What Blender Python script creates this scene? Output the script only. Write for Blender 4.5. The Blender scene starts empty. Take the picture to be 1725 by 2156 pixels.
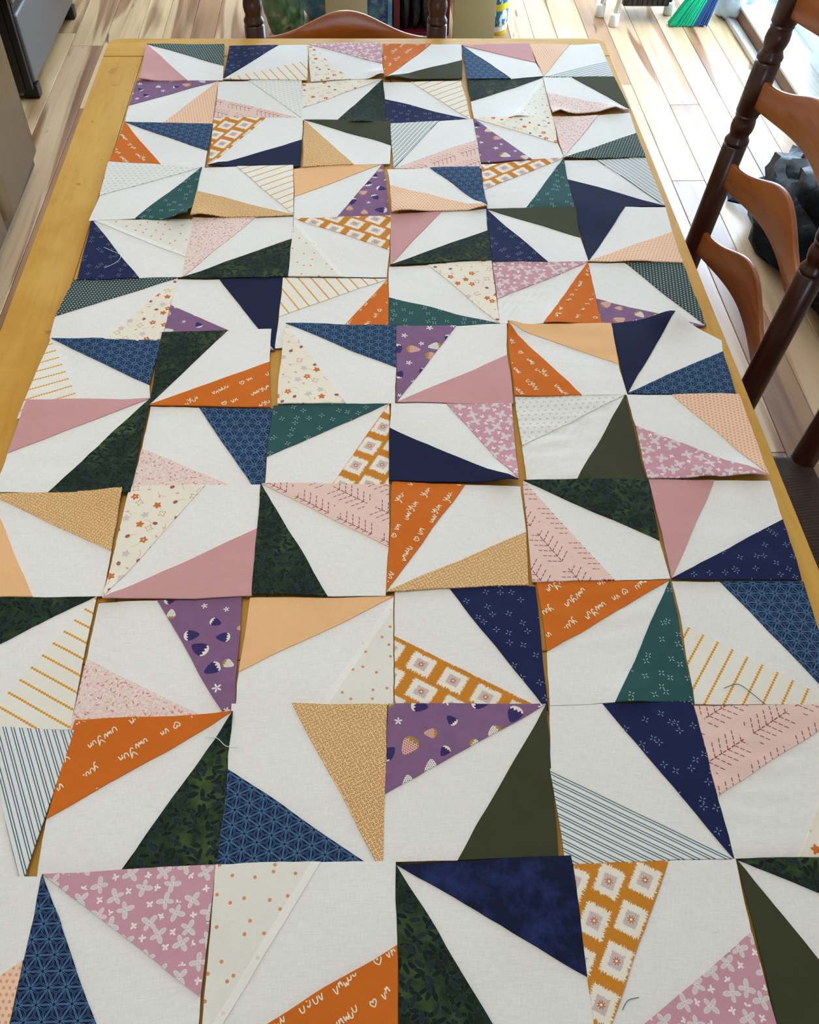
import bpy, bmesh, math, random
from mathutils import Vector, Matrix, noise

sc = bpy.context.scene
COL = sc.collection
R = math.radians

# ------------------------------------------------------------------ camera
cd = bpy.data.cameras.new('camera'); cam = bpy.data.objects.new('camera', cd); COL.objects.link(cam)
cd.sensor_fit = 'VERTICAL'; cd.sensor_height = 36.0; cd.lens = 36.0*1942.63/2156.0
cd.clip_start = 0.05; cd.clip_end = 60
rx = Vector((0.9988653, -0.0439016, 0.0184594)); dn = Vector((-0.0218592, -0.7669905, -0.6412860)); fw = Vector((0.0423117, 0.6401548, -0.7670799))
cm = Matrix.Identity(4)
for i in range(3):
    cm[i][0] = rx[i]; cm[i][1] = -dn[i]; cm[i][2] = -fw[i]
cm.translation = Vector((0, 0, 1.612726))
cam.matrix_world = cm
sc.camera = cam

# ------------------------------------------------------------------ world, lights, exposure
w = bpy.data.worlds.new('world'); sc.world = w; w.use_nodes = True
bg = w.node_tree.nodes['Background']; bg.inputs[0].default_value = (0.60, 0.79, 1.0, 1); bg.inputs[1].default_value = 16.0
sc.view_settings.view_transform = 'Standard'; sc.view_settings.look = 'None'
sc.view_settings.gamma = 1.0; sc.view_settings.use_curve_mapping = False
sc.view_settings.exposure = 0.22

def area(name, loc, target, sx, sy, power, color, portal=False):
    l = bpy.data.lights.new(name, 'AREA'); l.shape = 'RECTANGLE'; l.size = sx; l.size_y = sy; l.energy = power; l.color = color
    if portal: l.cycles.is_portal = True
    o = bpy.data.objects.new(name, l); COL.objects.link(o); o.location = loc
    o.rotation_euler = (Vector(target)-Vector(loc)).to_track_quat('-Z', 'Y').to_euler()
    return o
# daylight comes in through the glazed door (right) and two unseen windows added to brighten both ends
area('daylight_portal_door', (1.80, 4.18, 1.06), (0, 4.18, 1.06), 1.5, 1.9, 1, (1, 1, 1), True)
area('daylight_portal_fill_window', (0.0, -2.94, 1.55), (0, 0, 1.55), 0.56, 0.6, 1, (1, 1, 1), True)
area('daylight_portal_far_fill_window', (0.35, 4.94, 1.55), (0.35, 0, 1.55), 1.4, 1.0, 1, (1, 1, 1), True)
# two warm fill lights, added under unseen ceiling lamps
area('table_fill_light', (-0.25, 0.75, 2.40), (-0.25, 0.75, 0), 0.9, 0.9, 7.6, (1.0, 0.86, 0.70))
area('far_fill_light', (-0.2, 3.3, 2.40), (-0.2, 3.3, 0), 0.6, 0.6, 3, (1.0, 0.84, 0.64))

# ------------------------------------------------------------------ node helpers
class S:
    def __init__(s, t, k): s.t = t; s.k = k
    def __add__(a, b): return mth(a.t, 'ADD', a, b)
    __radd__ = __add__
    def __sub__(a, b): return mth(a.t, 'SUBTRACT', a, b)
    def __rsub__(a, b): return mth(a.t, 'SUBTRACT', b, a)
    def __mul__(a, b): return mth(a.t, 'MULTIPLY', a, b)
    __rmul__ = __mul__
    def __truediv__(a, b): return mth(a.t, 'DIVIDE', a, b)
    def __lt__(a, b): return mth(a.t, 'LESS_THAN', a, b)
    def __gt__(a, b): return mth(a.t, 'GREATER_THAN', a, b)
    def __abs__(a): return mth(a.t, 'ABSOLUTE', a)
def put(t, sock, v):
    if isinstance(v, S): t.links.new(v.k, sock)
    elif isinstance(v, (tuple, list)): sock.default_value = (*v[:3], 1.0) if len(sock.default_value) == 4 else v
    else: sock.default_value = v
def mth(t, op, *a):
    n = t.nodes.new('ShaderNodeMath'); n.operation = op
    for i, v in enumerate(a): put(t, n.inputs[i], v)
    return S(t, n.outputs[0])
def sin(a): return mth(a.t, 'SINE', a)
def cos(a): return mth(a.t, 'COSINE', a)
def floor_(a): return mth(a.t, 'FLOOR', a)
def mod(a, b): return mth(a.t, 'FLOORED_MODULO', a, b)
def mx(a, b): return mth(a.t, 'MAXIMUM', a, b)
def mn(a, b): return mth(a.t, 'MINIMUM', a, b)
def sqrt(a): return mth(a.t, 'SQRT', a)
def atan2(a, b): return mth(a.t, 'ARCTAN2', a, b)
def mix(f, a, b):
    t = f.t; n = t.nodes.new('ShaderNodeMix'); n.data_type = 'RGBA'
    put(t, n.inputs[0], f); put(t, n.inputs[6], a); put(t, n.inputs[7], b)
    return S(t, n.outputs[2])
def vec(x, y, z=0.0):
    t = x.t if isinstance(x, S) else y.t
    n = t.nodes.new('ShaderNodeCombineXYZ')
    for i, v in enumerate((x, y, z)): put(t, n.inputs[i], v)
    return S(t, n.outputs[0])
def xyz(v):
    n = v.t.nodes.new('ShaderNodeSeparateXYZ'); v.t.links.new(v.k, n.inputs[0])
    return [S(v.t, n.outputs[i]) for i in range(3)]
def nz(v, scale, detail=3.0, rough=0.55, dist=0.0, dim='3D'):
    n = v.t.nodes.new('ShaderNodeTexNoise'); n.noise_dimensions = dim
    v.t.links.new(v.k, n.inputs['Vector']); n.inputs['Scale'].default_value = scale
    n.inputs['Detail'].default_value = detail; n.inputs['Roughness'].default_value = rough; n.inputs['Distortion'].default_value = dist
    return S(v.t, n.outputs['Fac'])
def ramp(a, lo, hi, tlo=0.0, thi=1.0):
    n = a.t.nodes.new('ShaderNodeMapRange'); n.clamp = True
    put(a.t, n.inputs[0], a)
    for i, v in enumerate((lo, hi, tlo, thi)): n.inputs[i+1].default_value = v
    return S(a.t, n.outputs[0])
def vor(u, v, sp, rnd, ox=0.0, oy=0.0):
    """jittered cells: local x, y (same unit as u, v) and three random numbers of the cell"""
    t = u.t; n = t.nodes.new('ShaderNodeTexVoronoi'); n.voronoi_dimensions = '2D'; n.feature = 'F1'
    cu, cv = u/sp + ox, v/sp + oy
    put(t, n.inputs['Vector'], vec(cu, cv)); n.inputs['Scale'].default_value = 1.0; n.inputs['Randomness'].default_value = rnd
    p = xyz(S(t, n.outputs['Position']))
    c = t.nodes.new('ShaderNodeSeparateColor'); t.links.new(n.outputs['Color'], c.inputs[0])
    return (cu-p[0])*sp, (cv-p[1])*sp, S(t, c.outputs[0]), S(t, c.outputs[1]), S(t, c.outputs[2])
def spin(x, y, a):
    c, s = cos(a), sin(a); return x*c - y*s, x*s + y*c
def ell(x, y, a, b): return (x/a)*(x/a) + (y/b)*(y/b)
def lin(c):
    f = lambda v: v/12.92 if v <= 0.04045 else ((v+0.055)/1.055)**2.4
    return tuple(f(v/255.0) for v in c)
def rgb(*c): return lin(c)

def new_mat(name):
    m = bpy.data.materials.new(name); m.use_nodes = True
    t = m.node_tree; p = t.nodes['Principled BSDF']
    return m, t, p
def texco(t, out='Object'):
    n = t.nodes.new('ShaderNodeTexCoord'); return S(t, n.outputs[out])
def bump(t, p, h, strength, dist):
    n = t.nodes.new('ShaderNodeBump'); put(t, n.inputs['Height'], h); n.inputs['Strength'].default_value = strength; n.inputs['Distance'].default_value = dist
    t.links.new(n.outputs[0], p.inputs['Normal'])
def scl(v, a, b, c):
    n = v.t.nodes.new('ShaderNodeVectorMath'); n.operation = 'MULTIPLY'; put(v.t, n.inputs[0], v); n.inputs[1].default_value = (a, b, c)
    return S(v.t, n.outputs[0])
def plain(name, c, rough=0.5, metal=0.0, var=0.06, spec=0.5, scale=30):
    m, t, p = new_mat(name); f = nz(texco(t), scale, 4)
    put(t, p.inputs['Base Color'], mix(f, tuple(v*(1-var) for v in c), tuple(min(1, v*(1+var)) for v in c)))
    p.inputs['Roughness'].default_value = rough; p.inputs['Metallic'].default_value = metal; p.inputs['Specular IOR Level'].default_value = spec
    return m

# ------------------------------------------------------------------ fabrics (u, v in millimetres of cloth)
WHITE = rgb(235, 233, 230)
def f_white(u, v): return WHITE
def f_solid(c, mott=0.10):
    def f(u, v): return mix(nz(vec(u, v), 0.05, 4), tuple(x*(1-mott) for x in c), tuple(min(1, x*(1+mott)) for x in c))
    return f
def f_spark(base, c):
    def f(u, v):
        x, y, a, b, d = vor(u, v, 18.5, 0.9)
        x, y = spin(x, y, a*0.7)
        big, small = mx(abs(x), abs(y)), mn(abs(x), abs(y))
        m = (small < 0.30+0.14*sin((big-1.3)*1.2)) * (big > 1.3) * (big < 3.9)
        return mix(m, f_solid(base, 0.12)(u, v), c)
    return f
def f_mottle(u, v):
    g = ramp(nz(vec(u, v), 0.035, 5, 0.7), 0.45, 0.8)
    return mix(g, rgb(17, 24, 54), rgb(42, 58, 118))
def f_star(u, v):
    E = 15.0; h = E*math.sqrt(3)/2
    a = mod(v/h, 1.0); b0 = (u*(math.sqrt(3)/2) - v*0.5)/h; b = mod(b0, 1.0); c = mod((v/h + b0)*-1.0, 1.0)
    flip = (a+b+c) > 1.5
    k = 1.0 - 2.0*flip
    a, b, c = flip + k*a, flip + k*b, flip + k*c           # barycentric coordinates of the small triangle
    lo = mn(mn(a, b), c); hi = mx(mx(a, b), c); md = 1.0 - lo - hi
    def dbl(d, w): return (abs(d-w) < 0.017)
    m = mx(dbl(lo, 0.034), dbl(md-lo, 0.075)) * (hi < 0.90)
    base = mix(nz(vec(u, v), 0.02, 2), rgb(15, 23, 54), rgb(22, 34, 72))
    return mix(m, base, rgb(94, 138, 178))
def f_tan(u, v):
    x, y, a, b, d = vor(u, v, 3.7, 0.22); x, y = spin(x, y, a*6.28)
    e = ell(x, y, 1.55, 1.05)
    return mix((abs(e-0.78) < 0.34), f_solid(rgb(234, 195, 140), 0.05)(u, v), rgb(150, 92, 48))
def f_stripe(u, v):
    m = (abs(mod(v, 7.2) - 2.1) < 0.50) + (abs(mod(v, 7.2) - 4.5) < 0.50)
    return mix(m, rgb(228, 230, 226), rgb(70, 104, 124))
def f_ystripe(u, v):
    q = abs(mod(u, 17.0) - 8.5); bead = abs(mod(v, 3.6) - 1.8)
    return mix((q < 1.75 - bead*0.75), rgb(236, 232, 220), rgb(222, 152, 40))
def f_ikat(u, v):
    P, Wd = 39.0, 29.0
    rnd = (nz(vec(u*0.10, v*1.3), 1.0, 1)-0.5)*9.0; rnu = (nz(vec(u*1.3, v*0.10), 1.0, 1)-0.5)*9.0
    col = floor_(v/Wd); y = mod(v, Wd) - Wd/2; x = mod(u + col*P*0.42, P) - P/2
    m = (abs(x) + rnd < 13.6) * (abs(y) + rnu < 11.6)
    g = (abs(x) + rnd*0.5 < 6.8) * (abs(y) + rnu*0.5 < 5.9)
    r = sqrt(x*x+y*y); th = atan2(y, x)
    fl = (r < 2.7 + 1.1*cos(th*8.0)); c = (r < 1.1)
    base = mix(nz(vec(u, v), 0.04, 3), rgb(196, 124, 34), rgb(208, 136, 42))
    o = mix(m, base, rgb(238, 230, 214)); o = mix(g, o, rgb(206, 186, 184)); o = mix(fl, o, rgb(196, 112, 36))
    return mix(c, o, rgb(240, 232, 220))
def f_herring(u, v):
    P = 38.0; q = mod(v, P) - P/2; aq = abs(q); r = u + aq*0.62
    rib = (mod(r, 9.0) < 1.25) * (mod(aq, 5.2) < 3.9) * (aq < 15.0)
    spine = (aq < 0.6) * (mod(u, 6.0) < 4.6)
    on = mod(u + floor_(v/P)*31.0, 62.0) < 50.0
    return mix(mx(rib, spine)*on, f_solid(rgb(234, 202, 190), 0.04)(u, v), rgb(150, 78, 96))
def f_butterfly(u, v):
    base = mix(nz(vec(u, v), 0.05, 4), rgb(196, 146, 160), rgb(212, 160, 174))
    def bf(x, y, k):
        x = abs(x)
        a, b = (x-3.7*k)*0.78+(y-2.6*k)*0.62, (y-2.6*k)*0.78-(x-3.7*k)*0.62
        c, d = (x-2.9*k)*0.60-(y+3.6*k)*0.80, (y+3.6*k)*0.60+(x-2.9*k)*0.80
        return mn(ell(a, b, 4.2*k, 2.5*k), ell(c, d, 3.7*k, 2.1*k))
    x, y, a, b, d = vor(u, v, 19.5, 0.45); x, y = spin(x, y, a*6.28); e = bf(x, y, 0.92)
    x2, y2, a2, b2, d2 = vor(u, v, 19.5, 0.45, 0.5, 0.5); x2, y2 = spin(x2, y2, b2*6.28); e2 = bf(x2, y2, 0.40)
    far = (x*x + y*y) > 84.0
    o = mix((e < 1.0), base, rgb(218, 206, 204)); o = mix((e < 1.0)*(e > 0.72), o, rgb(236, 228, 224))
    return mix((e2 < 1.0)*far, o, rgb(242, 236, 230))
def f_purple(u, v):
    base = mix(nz(vec(u, v), 0.06, 5, 0.65), rgb(120, 86, 120), rgb(142, 106, 142))
    x, y, a, b, d = vor(u, v, 28.0, 0.45); x, y = spin(x, y, a*6.28); k = 0.72+0.55*mod(a*7.3, 1.0); x, y = x/k, y/k
    wv = 6.2 + y*0.30
    berry = ell(x, y, wv, 8.6) < 1.0
    dk, wh = (b < 0.38), (b > 0.66)
    bc = mix(dk, mix(wh, rgb(232, 178, 162), rgb(236, 230, 220)), rgb(62, 50, 108))
    dx, dy = mod(x + 0.9*floor_(y/1.9), 1.9)-0.95, mod(y, 1.9)-0.95
    bc = mix((dx*dx + dy*dy < 0.22), bc, mix(dk, rgb(40, 36, 70), rgb(26, 22, 52)))
    cap = (y > 3.6 + 1.5*abs(mod(x, 3.6)-1.8)*0.9)
    bc = mix(cap, bc, mix(dk, rgb(170, 132, 56), rgb(236, 226, 214)))
    r = sqrt(x*x + y*y); th = atan2(y, x)
    fl = r < 2.6 + 1.8*cos(th*5.0)
    isfl = d < 0.24
    fig = mix(isfl, mix(berry, base, bc), mix(fl*(r > 0.5), base, rgb(238, 232, 232)))
    return fig
def f_floral(u, v):
    base = f_solid(rgb(238, 230, 214), 0.02)(u, v)
    xs, ys, sa, sb, sd = vor(u, v, 24.0, 0.7, 0.37, 0.21); xs, ys = spin(xs, ys, sa*6.28)
    stem = (abs(ys - xs*xs*0.06) < 0.35) * (abs(xs) < 7.0)
    o = mix(stem, base, rgb(222, 178, 140))
    x, y, a, b, d = vor(u, v, 17.5, 0.6); x, y = spin(x, y, a*6.28); r = sqrt(x*x+y*y); th = atan2(y, x)
    pet = r < 4.2 + 1.0*cos(th*5.0)
    bud = ell(x, y, 3.1, 2.4) < 1.0
    ring = (abs(r - 3.4 - 1.2*cos(th*4.0)) < 0.45)
    sm = ell(x, y, 2.3, 1.4) < 1.0
    o = mix(pet*(b < 0.26), o, rgb(208, 118, 52)); o = mix((r < 1.0)*(b < 0.26)*(d > 0.5), o, rgb(238, 226, 208))
    o = mix(bud*(b > 0.26)*(b < 0.52), o, rgb(162, 96, 102))
    o = mix(pet*(b > 0.52)*(b < 0.66), o, rgb(212, 200, 198))
    o = mix(ring*(b > 0.66)*(b < 0.80), o, rgb(206, 126, 70))
    return mix(sm*(b > 0.80), o, rgb(228, 180, 146))
def f_batik(u, v):
    g = nz(vec(u, v), 0.028, 5, 0.62); g2 = nz(vec(u, v), 0.011, 2)
    base = mix(ramp(g, 0.42, 0.72), rgb(24, 36, 28), mix(ramp(g2, 0.4, 0.6), rgb(46, 72, 42), rgb(78, 100, 48)))
    o = base
    for (sp, ox, c) in ((13.0, 0.0, rgb(18, 26, 30)), (12.0, 0.43, rgb(22, 32, 26)), (15.0, 0.71, rgb(30, 46, 48))):
        x, y, a, b, d = vor(u, v, sp, 0.9, ox, ox*1.7); x, y = spin(x, y, a*3.14)
        e = ell(x, y, 5.4, 1.75 + b*0.5)
        o = mix((e < 1.22), o, rgb(52, 72, 56)); o = mix((e < 1.0), o, c)
    return o
def f_pinkfloral(u, v):
    g = nz(vec(u, v), 0.30, 3, 0.6)
    o = mix(ramp(g, 0.42, 0.62), rgb(240, 224, 216), rgb(234, 202, 196))
    x, y, a, b, d = vor(u, v, 6.5, 0.9); x, y = spin(x, y, a*6.28)
    o = mix((ell(x, y, 2.0, 0.8) < 1.0)*(b > 0.55), o, rgb(212, 136, 138))
    w2 = abs(nz(vec(u, v), 0.22, 1)-0.5) < 0.012
    return mix(w2, o, rgb(206, 166, 150))
def f_creamdot(u, v):
    x, y, a, b, d = vor(u, v, 19.0, 0.8)
    return mix((x*x+y*y < 2.7), f_solid(rgb(232, 229, 219), 0.02)(u, v), rgb(222, 146, 96))
def f_peachdot(u, v):
    c = floor_(u/4.2); x = mod(u, 4.2)-2.1; y = mod(v + c*3.3, 6.6)-3.3
    return mix((ell(x, y, 1.25, 1.5) < 1.0), rgb(240, 204, 174), rgb(226, 160, 118))
def f_dotdark(u, v):
    c = floor_(u/3.9); x = mod(u, 3.9)-1.95; y = mod(v + c*3.1, 6.2)-3.1
    return mix((ell(x, y, 1.25, 1.75) < 1.0), rgb(48, 58, 62), rgb(142, 164, 152))
def f_whiteprint(u, v):
    c = floor_(u/8.5); x = mod(u, 8.5)-4.25; y = mod(v + c*4.6, 9.2)-4.6
    d1 = ell(abs(x)-1.15, y-0.7, 0.62, 0.62); d2 = ell(x, y+0.9, 0.62, 0.62)
    return mix((mn(d1, d2) < 1.0), rgb(230, 229, 224), rgb(146, 142, 132))

FAB = dict(white=f_white, pink=f_solid(rgb(206, 154, 154), 0.05), orange=f_solid(rgb(208, 108, 30), 0.06), olive=f_solid(rgb(62, 64, 42), 0.08),
    navy=f_solid(rgb(22, 28, 62), 0.10), navymottle=f_mottle, peach=f_solid(rgb(238, 188, 136), 0.04),
    navyspark=f_spark(rgb(27, 34, 76), rgb(134, 168, 178)), teal=f_spark(rgb(44, 84, 84), rgb(176, 202, 190)), bluestar=f_star, tan=f_tan, stripe=f_stripe,
    ystripe=f_ystripe, ikat=f_ikat, herring=f_herring, butterfly=f_butterfly, purple=f_purple, floral=f_floral, batik=f_batik, pinkfloral=f_pinkfloral,
    creamdot=f_creamdot, peachdot=f_peachdot, dotdark=f_dotdark, whiteprint=f_whiteprint)
FMAT = {}
def fabric(key):
    if key in FMAT: return FMAT[key]
    m, t, p = new_mat('cotton_'+key)
    uv = xyz(texco(t, 'UV')); u, v = uv[0]*1000.0, uv[1]*1000.0
    c = FAB[key](u, v)
    if key == 'creamdot':                                           # the seam allowance makes the cloth double and whiter there
        n2 = t.nodes.new('ShaderNodeUVMap'); n2.uv_map = 'Seam'; d = xyz(S(t, n2.outputs[0]))[0]*1000.0
        c = mix((d < 7.5)*0.6, c, rgb(244, 243, 238))
    w1 = nz(vec(u*0.09, v*1.6), 1.0, 3, 0.6); w2 = nz(vec(u*1.6, v*0.09), 1.0, 3, 0.6)
    slub = nz(vec(u*0.03, v*0.55), 1.0, 3, 0.7)
    weave = (w1 + w2)*0.8 + slub*0.4
    k = 0.15 if key == 'white' else 0.08
    f = ramp(weave, 0.55, 1.45, 1.0-k, 1.0+k)
    n = t.nodes.new('ShaderNodeVectorMath'); n.operation = 'SCALE'; put(t, n.inputs[0], c if isinstance(c, S) else (c[0], c[1], c[2])); t.links.new(f.k, n.inputs['Scale'])
    t.links.new(n.outputs[0], p.inputs['Base Color'])
    p.inputs['Roughness'].default_value = 0.88; p.inputs['Specular IOR Level'].default_value = 0.22
    bump(t, p, weave, 0.25, 0.0004)
    FMAT[key] = m; return m

# ------------------------------------------------------------------ wood, metal, paint
def wood(name, c1, c2, c3, axis='y', rough=0.35, scale=1.0, spots=True, rand=False, coat=0.0):
    m, t, p = new_mat(name); o = texco(t)
    if rand:
        oi = t.nodes.new('ShaderNodeObjectInfo'); rr = S(t, oi.outputs['Random'])
        o = S(t, (lambda n: (put(t, n.inputs[0], o), put(t, n.inputs[1], vec(rr*31.0, rr*57.0, rr*13.0)), n.outputs[0])[2])(t.nodes.new('ShaderNodeVectorMath')))
    st = {'x': (0.9, 14, 14), 'y': (14, 0.9, 14), 'z': (14, 14, 0.9)}[axis]
    g = nz(scl(o, *st), 1.3*scale, 5, 0.6, 0.9); fine = nz(scl(o, *[s*5 for s in st]), 2.2*scale, 3, 0.6)
    col = mix(ramp(g, 0.35, 0.7), c1, c2); col = mix(ramp(fine, 0.52, 0.8)*0.55, col, c3)
    if spots:
        sp = nz(o, 24*scale, 4, 0.7); col = mix(ramp(sp, 0.64, 0.76)*0.5, col, c3)
        sp2 = nz(scl(o, 1, 1, 1), 4.0*scale, 3, 0.6); col = mix(ramp(sp2, 0.45, 0.75)*0.35, col, c3)
    put(t, p.inputs['Base Color'], col)
    p.inputs['Roughness'].default_value = rough; p.inputs['Coat Weight'].default_value = coat; p.inputs['Coat Roughness'].default_value = 0.12
    bump(t, p, fine, 0.06, 0.001)
    return m
def plank_mat():
    m, t, p = new_mat('floor_plank_wood'); o = texco(t)
    oi = t.nodes.new('ShaderNodeObjectInfo'); rr = S(t, oi.outputs['Random'])
    n = t.nodes.new('ShaderNodeVectorMath'); put(t, n.inputs[0], o); put(t, n.inputs[1], vec(rr*31.0, rr*57.0, rr*13.0)); o2 = S(t, n.outputs[0])
    g = nz(scl(o2, 12, 0.7, 1), 1.0, 4, 0.6, 1.6); fine = nz(scl(o2, 70, 2.5, 1), 1.0, 3, 0.6)
    heart = ramp(nz(scl(o2, 8, 0.62, 1), 1.0, 2, 0.5, 1.0), 0.53, 0.60)
    pale = mix(ramp(g, 0.35, 0.68), rgb(208, 180, 138), rgb(180, 144, 102))
    brown = mix(ramp(g, 0.35, 0.65), rgb(152, 104, 64), rgb(104, 64, 38))
    dark = mod(rr*7.31, 1.0) > 0.78; pinkish = mod(rr*3.77, 1.0) > 0.6
    pale2 = mix(pinkish*0.7, pale, rgb(196, 160, 126))
    pale2 = mix(dark*0.8, pale2, mix(g, rgb(164, 112, 70), rgb(124, 80, 50)))
    col = mix(heart*0.9, pale2, brown); col = mix(ramp(fine, 0.5, 0.85)*0.4, col, rgb(120, 82, 50))
    kn = nz(scl(o2, 18, 6, 1), 1.0, 2, 0.5, 0.5); col = mix(ramp(kn, 0.70, 0.76)*0.85, col, rgb(58, 36, 24))
    put(t, p.inputs['Base Color'], col); p.inputs['Roughness'].default_value = 0.42; p.inputs['Specular IOR Level'].default_value = 0.4
    p.inputs['Coat Weight'].default_value = 0.25; p.inputs['Coat Roughness'].default_value = 0.30
    bump(t, p, fine, 0.05, 0.001)
    return m
M = {}
M['plank'] = plank_mat()
def table_wood(name, ax):
    m, t, p = new_mat(name); o = texco(t)
    st = (0.8, 7, 7) if ax == 'x' else (7, 0.8, 7)
    g = nz(scl(o, *st), 2.0, 4, 0.6, 0.8); bl = nz(o, 5.0, 4, 0.65); fine = nz(scl(o, *[q*9 for q in st]), 2.0, 2)
    col = mix(ramp(g, 0.35, 0.7), rgb(214, 168, 84), rgb(200, 148, 60)); col = mix(ramp(bl, 0.5, 0.72)*0.6, col, rgb(188, 132, 38))
    col = mix(ramp(fine, 0.5, 0.8)*0.22, col, rgb(160, 108, 40))
    col = mix(ramp(nz(o, 42.0, 2, 0.5), 0.70, 0.78)*0.7, col, rgb(146, 98, 36)); col = mix(ramp(nz(o, 11.0, 3, 0.7), 0.66, 0.74)*0.45, col, rgb(150, 100, 36))
    put(t, p.inputs['Base Color'], col); p.inputs['Roughness'].default_value = 0.55; p.inputs['Specular IOR Level'].default_value = 0.15
    bump(t, p, fine, 0.05, 0.001); return m
M['table'] = table_wood('honey_maple', 'y'); M['table_x'] = table_wood('honey_maple_across', 'x')
M['chair_dark'] = wood('dark_walnut_stain', rgb(66, 30, 20), rgb(46, 21, 15), rgb(30, 14, 10), 'z', 0.3, 1.0, False)
M['slat'] = wood('chestnut_stain', rgb(176, 100, 42), rgb(144, 76, 30), rgb(92, 46, 20), 'y', 0.28, 0.8, True)
M['rush'] = plain('dark_rush', rgb(66, 48, 42), 0.6, 0, 0.35, 0.4, 60)
M['wall'] = plain('warm_white_wall', rgb(226, 218, 204), 0.8, 0, 0.02)
M['ceil'] = plain('ceiling_white', rgb(236, 232, 224), 0.9, 0, 0.02)
M['subfloor'] = plain('dark_floor_joint', rgb(120, 88, 56), 0.7)
M['vinyl'] = plain('white_door_vinyl', rgb(222, 232, 240), 0.4, 0, 0.02)
M['curb'] = wood('worn_brown_step', rgb(140, 96, 64), rgb(112, 74, 50), rgb(66, 44, 32), 'y', 0.5, 1.2)
M['sill'] = wood('weathered_pale_sill', rgb(214, 210, 204), rgb(196, 190, 182), rgb(120, 116, 110), 'y', 0.5, 0.8)
M['black'] = plain('black_plastic', rgb(18, 18, 20), 0.4, 0, 0.1)
M['white_rubber'] = plain('white_rubber', rgb(232, 232, 228), 0.6)
M['chrome'] = plain('chrome_tube', rgb(200, 205, 210), 0.12, 1.0, 0.02)
M['beige'] = plain('beige_board', rgb(174, 166, 128), 0.7, 0, 0.03)
M['maroon'] = plain('maroon_plastic', rgb(92, 18, 34), 0.5)
M['brush_green'] = plain('green_bristle', rgb(18, 190, 140), 0.5, 0, 0.25, 0.4, 200)
M['brush_blue'] = plain('blue_bristle', rgb(50, 92, 150), 0.5, 0, 0.25, 0.4, 200)
def steel(name, c, rough):
    m, t, p = new_mat(name); o = texco(t); f = nz(scl(o, 2, 2, 160), 1.0, 3)
    put(t, p.inputs['Base Color'], mix(f, tuple(x*0.9 for x in c), c)); p.inputs['Metallic'].default_value = 1.0
    put(t, p.inputs['Roughness'], ramp(f, 0.2, 0.8, rough*0.85, rough*1.15)); return m
M['steel'] = steel('brushed_steel', rgb(128, 108, 80), 0.34)
M['dark_steel'] = plain('dark_oven_steel', rgb(98, 98, 102), 0.35, 0.35, 0.04)
def crumple(name, cols, rough=0.35, scale=9, trans=0.0):
    m, t, p = new_mat(name); o = texco(t); g = nz(o, scale, 3, 0.6, 0.8); g2 = nz(o, scale*2.3, 2)
    col = mix(ramp(g, 0.4, 0.62), cols[0], cols[1]); col = mix(ramp(g2, 0.52, 0.7), col, cols[2])
    put(t, p.inputs['Base Color'], col); p.inputs['Roughness'].default_value = rough
    bump(t, p, g2, 0.4, 0.01); return m
M['green_bag'] = crumple('green_printed_film', (rgb(86, 122, 84), rgb(34, 70, 48), rgb(150, 160, 124)))
M['blue_bag'] = crumple('blue_printed_film', (rgb(92, 150, 170), rgb(60, 140, 200), rgb(170, 190, 196)))
M['blue_box'] = crumple('blue_carton_print', (rgb(86, 136, 150), rgb(40, 60, 120), rgb(110, 150, 160)), 0.5, 14)
M['pale_bag'] = crumple('pale_blue_plastic', (rgb(196, 218, 236), rgb(176, 206, 232), rgb(226, 236, 244)), 0.3, 7)
M['black_bag'] = crumple('black_film', (rgb(8, 9, 12), rgb(12, 13, 18), rgb(6, 6, 9)), 0.35, 10)
M['black_bag'].node_tree.nodes['Principled BSDF'].inputs['Specular IOR Level'].default_value = 0.05
M['dark_pack'] = crumple('dark_snack_print', (rgb(20, 24, 40), rgb(44, 40, 26), rgb(40, 60, 90)), 0.35, 30)
M['ink'] = plain('cream_print_ink', rgb(240, 228, 198), 0.85, 0, 0.02, 0.2)
M['thread'] = plain('cotton_thread', rgb(226, 226, 214), 0.8)
M['thread_green'] = plain('grey_green_thread', rgb(96, 112, 96), 0.8)
M['label_blue'] = plain('blue_label', rgb(40, 120, 168), 0.4)
M['label_yellow'] = plain('yellow_plastic', rgb(226, 204, 44), 0.4)
M['lamp'] = plain('fill_lamp_white', rgb(240, 238, 230), 0.6)

# ------------------------------------------------------------------ mesh helpers
def link(name, me, mat, parent=None):
    o = bpy.data.objects.new(name, me); COL.objects.link(o)
    if mat is not None and not me.materials: me.materials.append(mat)
    if parent is not None: o.parent = parent
    return o
def mesh(name, verts, faces, smooth=False):
    me = bpy.data.meshes.new(name); me.from_pydata(verts, [], faces); me.update()
    if smooth: me.polygons.foreach_set('use_smooth', [True]*len(me.polygons))
    return me
def bmo(name, bm, mat, parent=None, smooth=False):
    bmesh.ops.recalc_face_normals(bm, faces=bm.faces)
    me = bpy.data.meshes.new(name); bm.to_mesh(me); bm.free()
    if smooth:
        me.polygons.foreach_set('use_smooth', [True]*len(me.polygons))
        try: me.set_sharp_from_angle(angle=R(40))
        except Exception: pass
    return link(name, me, mat, parent)
def add_box(bm, x0, x1, y0, y1, z0, z1, bev=0.0, seg=2):
    r = bmesh.ops.create_cube(bm, size=1.0); vs = r['verts']
    for v in vs:
        v.co = Vector(((x0+x1)/2+v.co.x*(x1-x0), (y0+y1)/2+v.co.y*(y1-y0), (z0+z1)/2+v.co.z*(z1-z0)))
    if bev > 0:
        es = list({e for v in vs for e in v.link_edges})
        bmesh.ops.bevel(bm, geom=es, offset=bev, segments=seg, affect='EDGES', profile=0.6)
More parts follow.
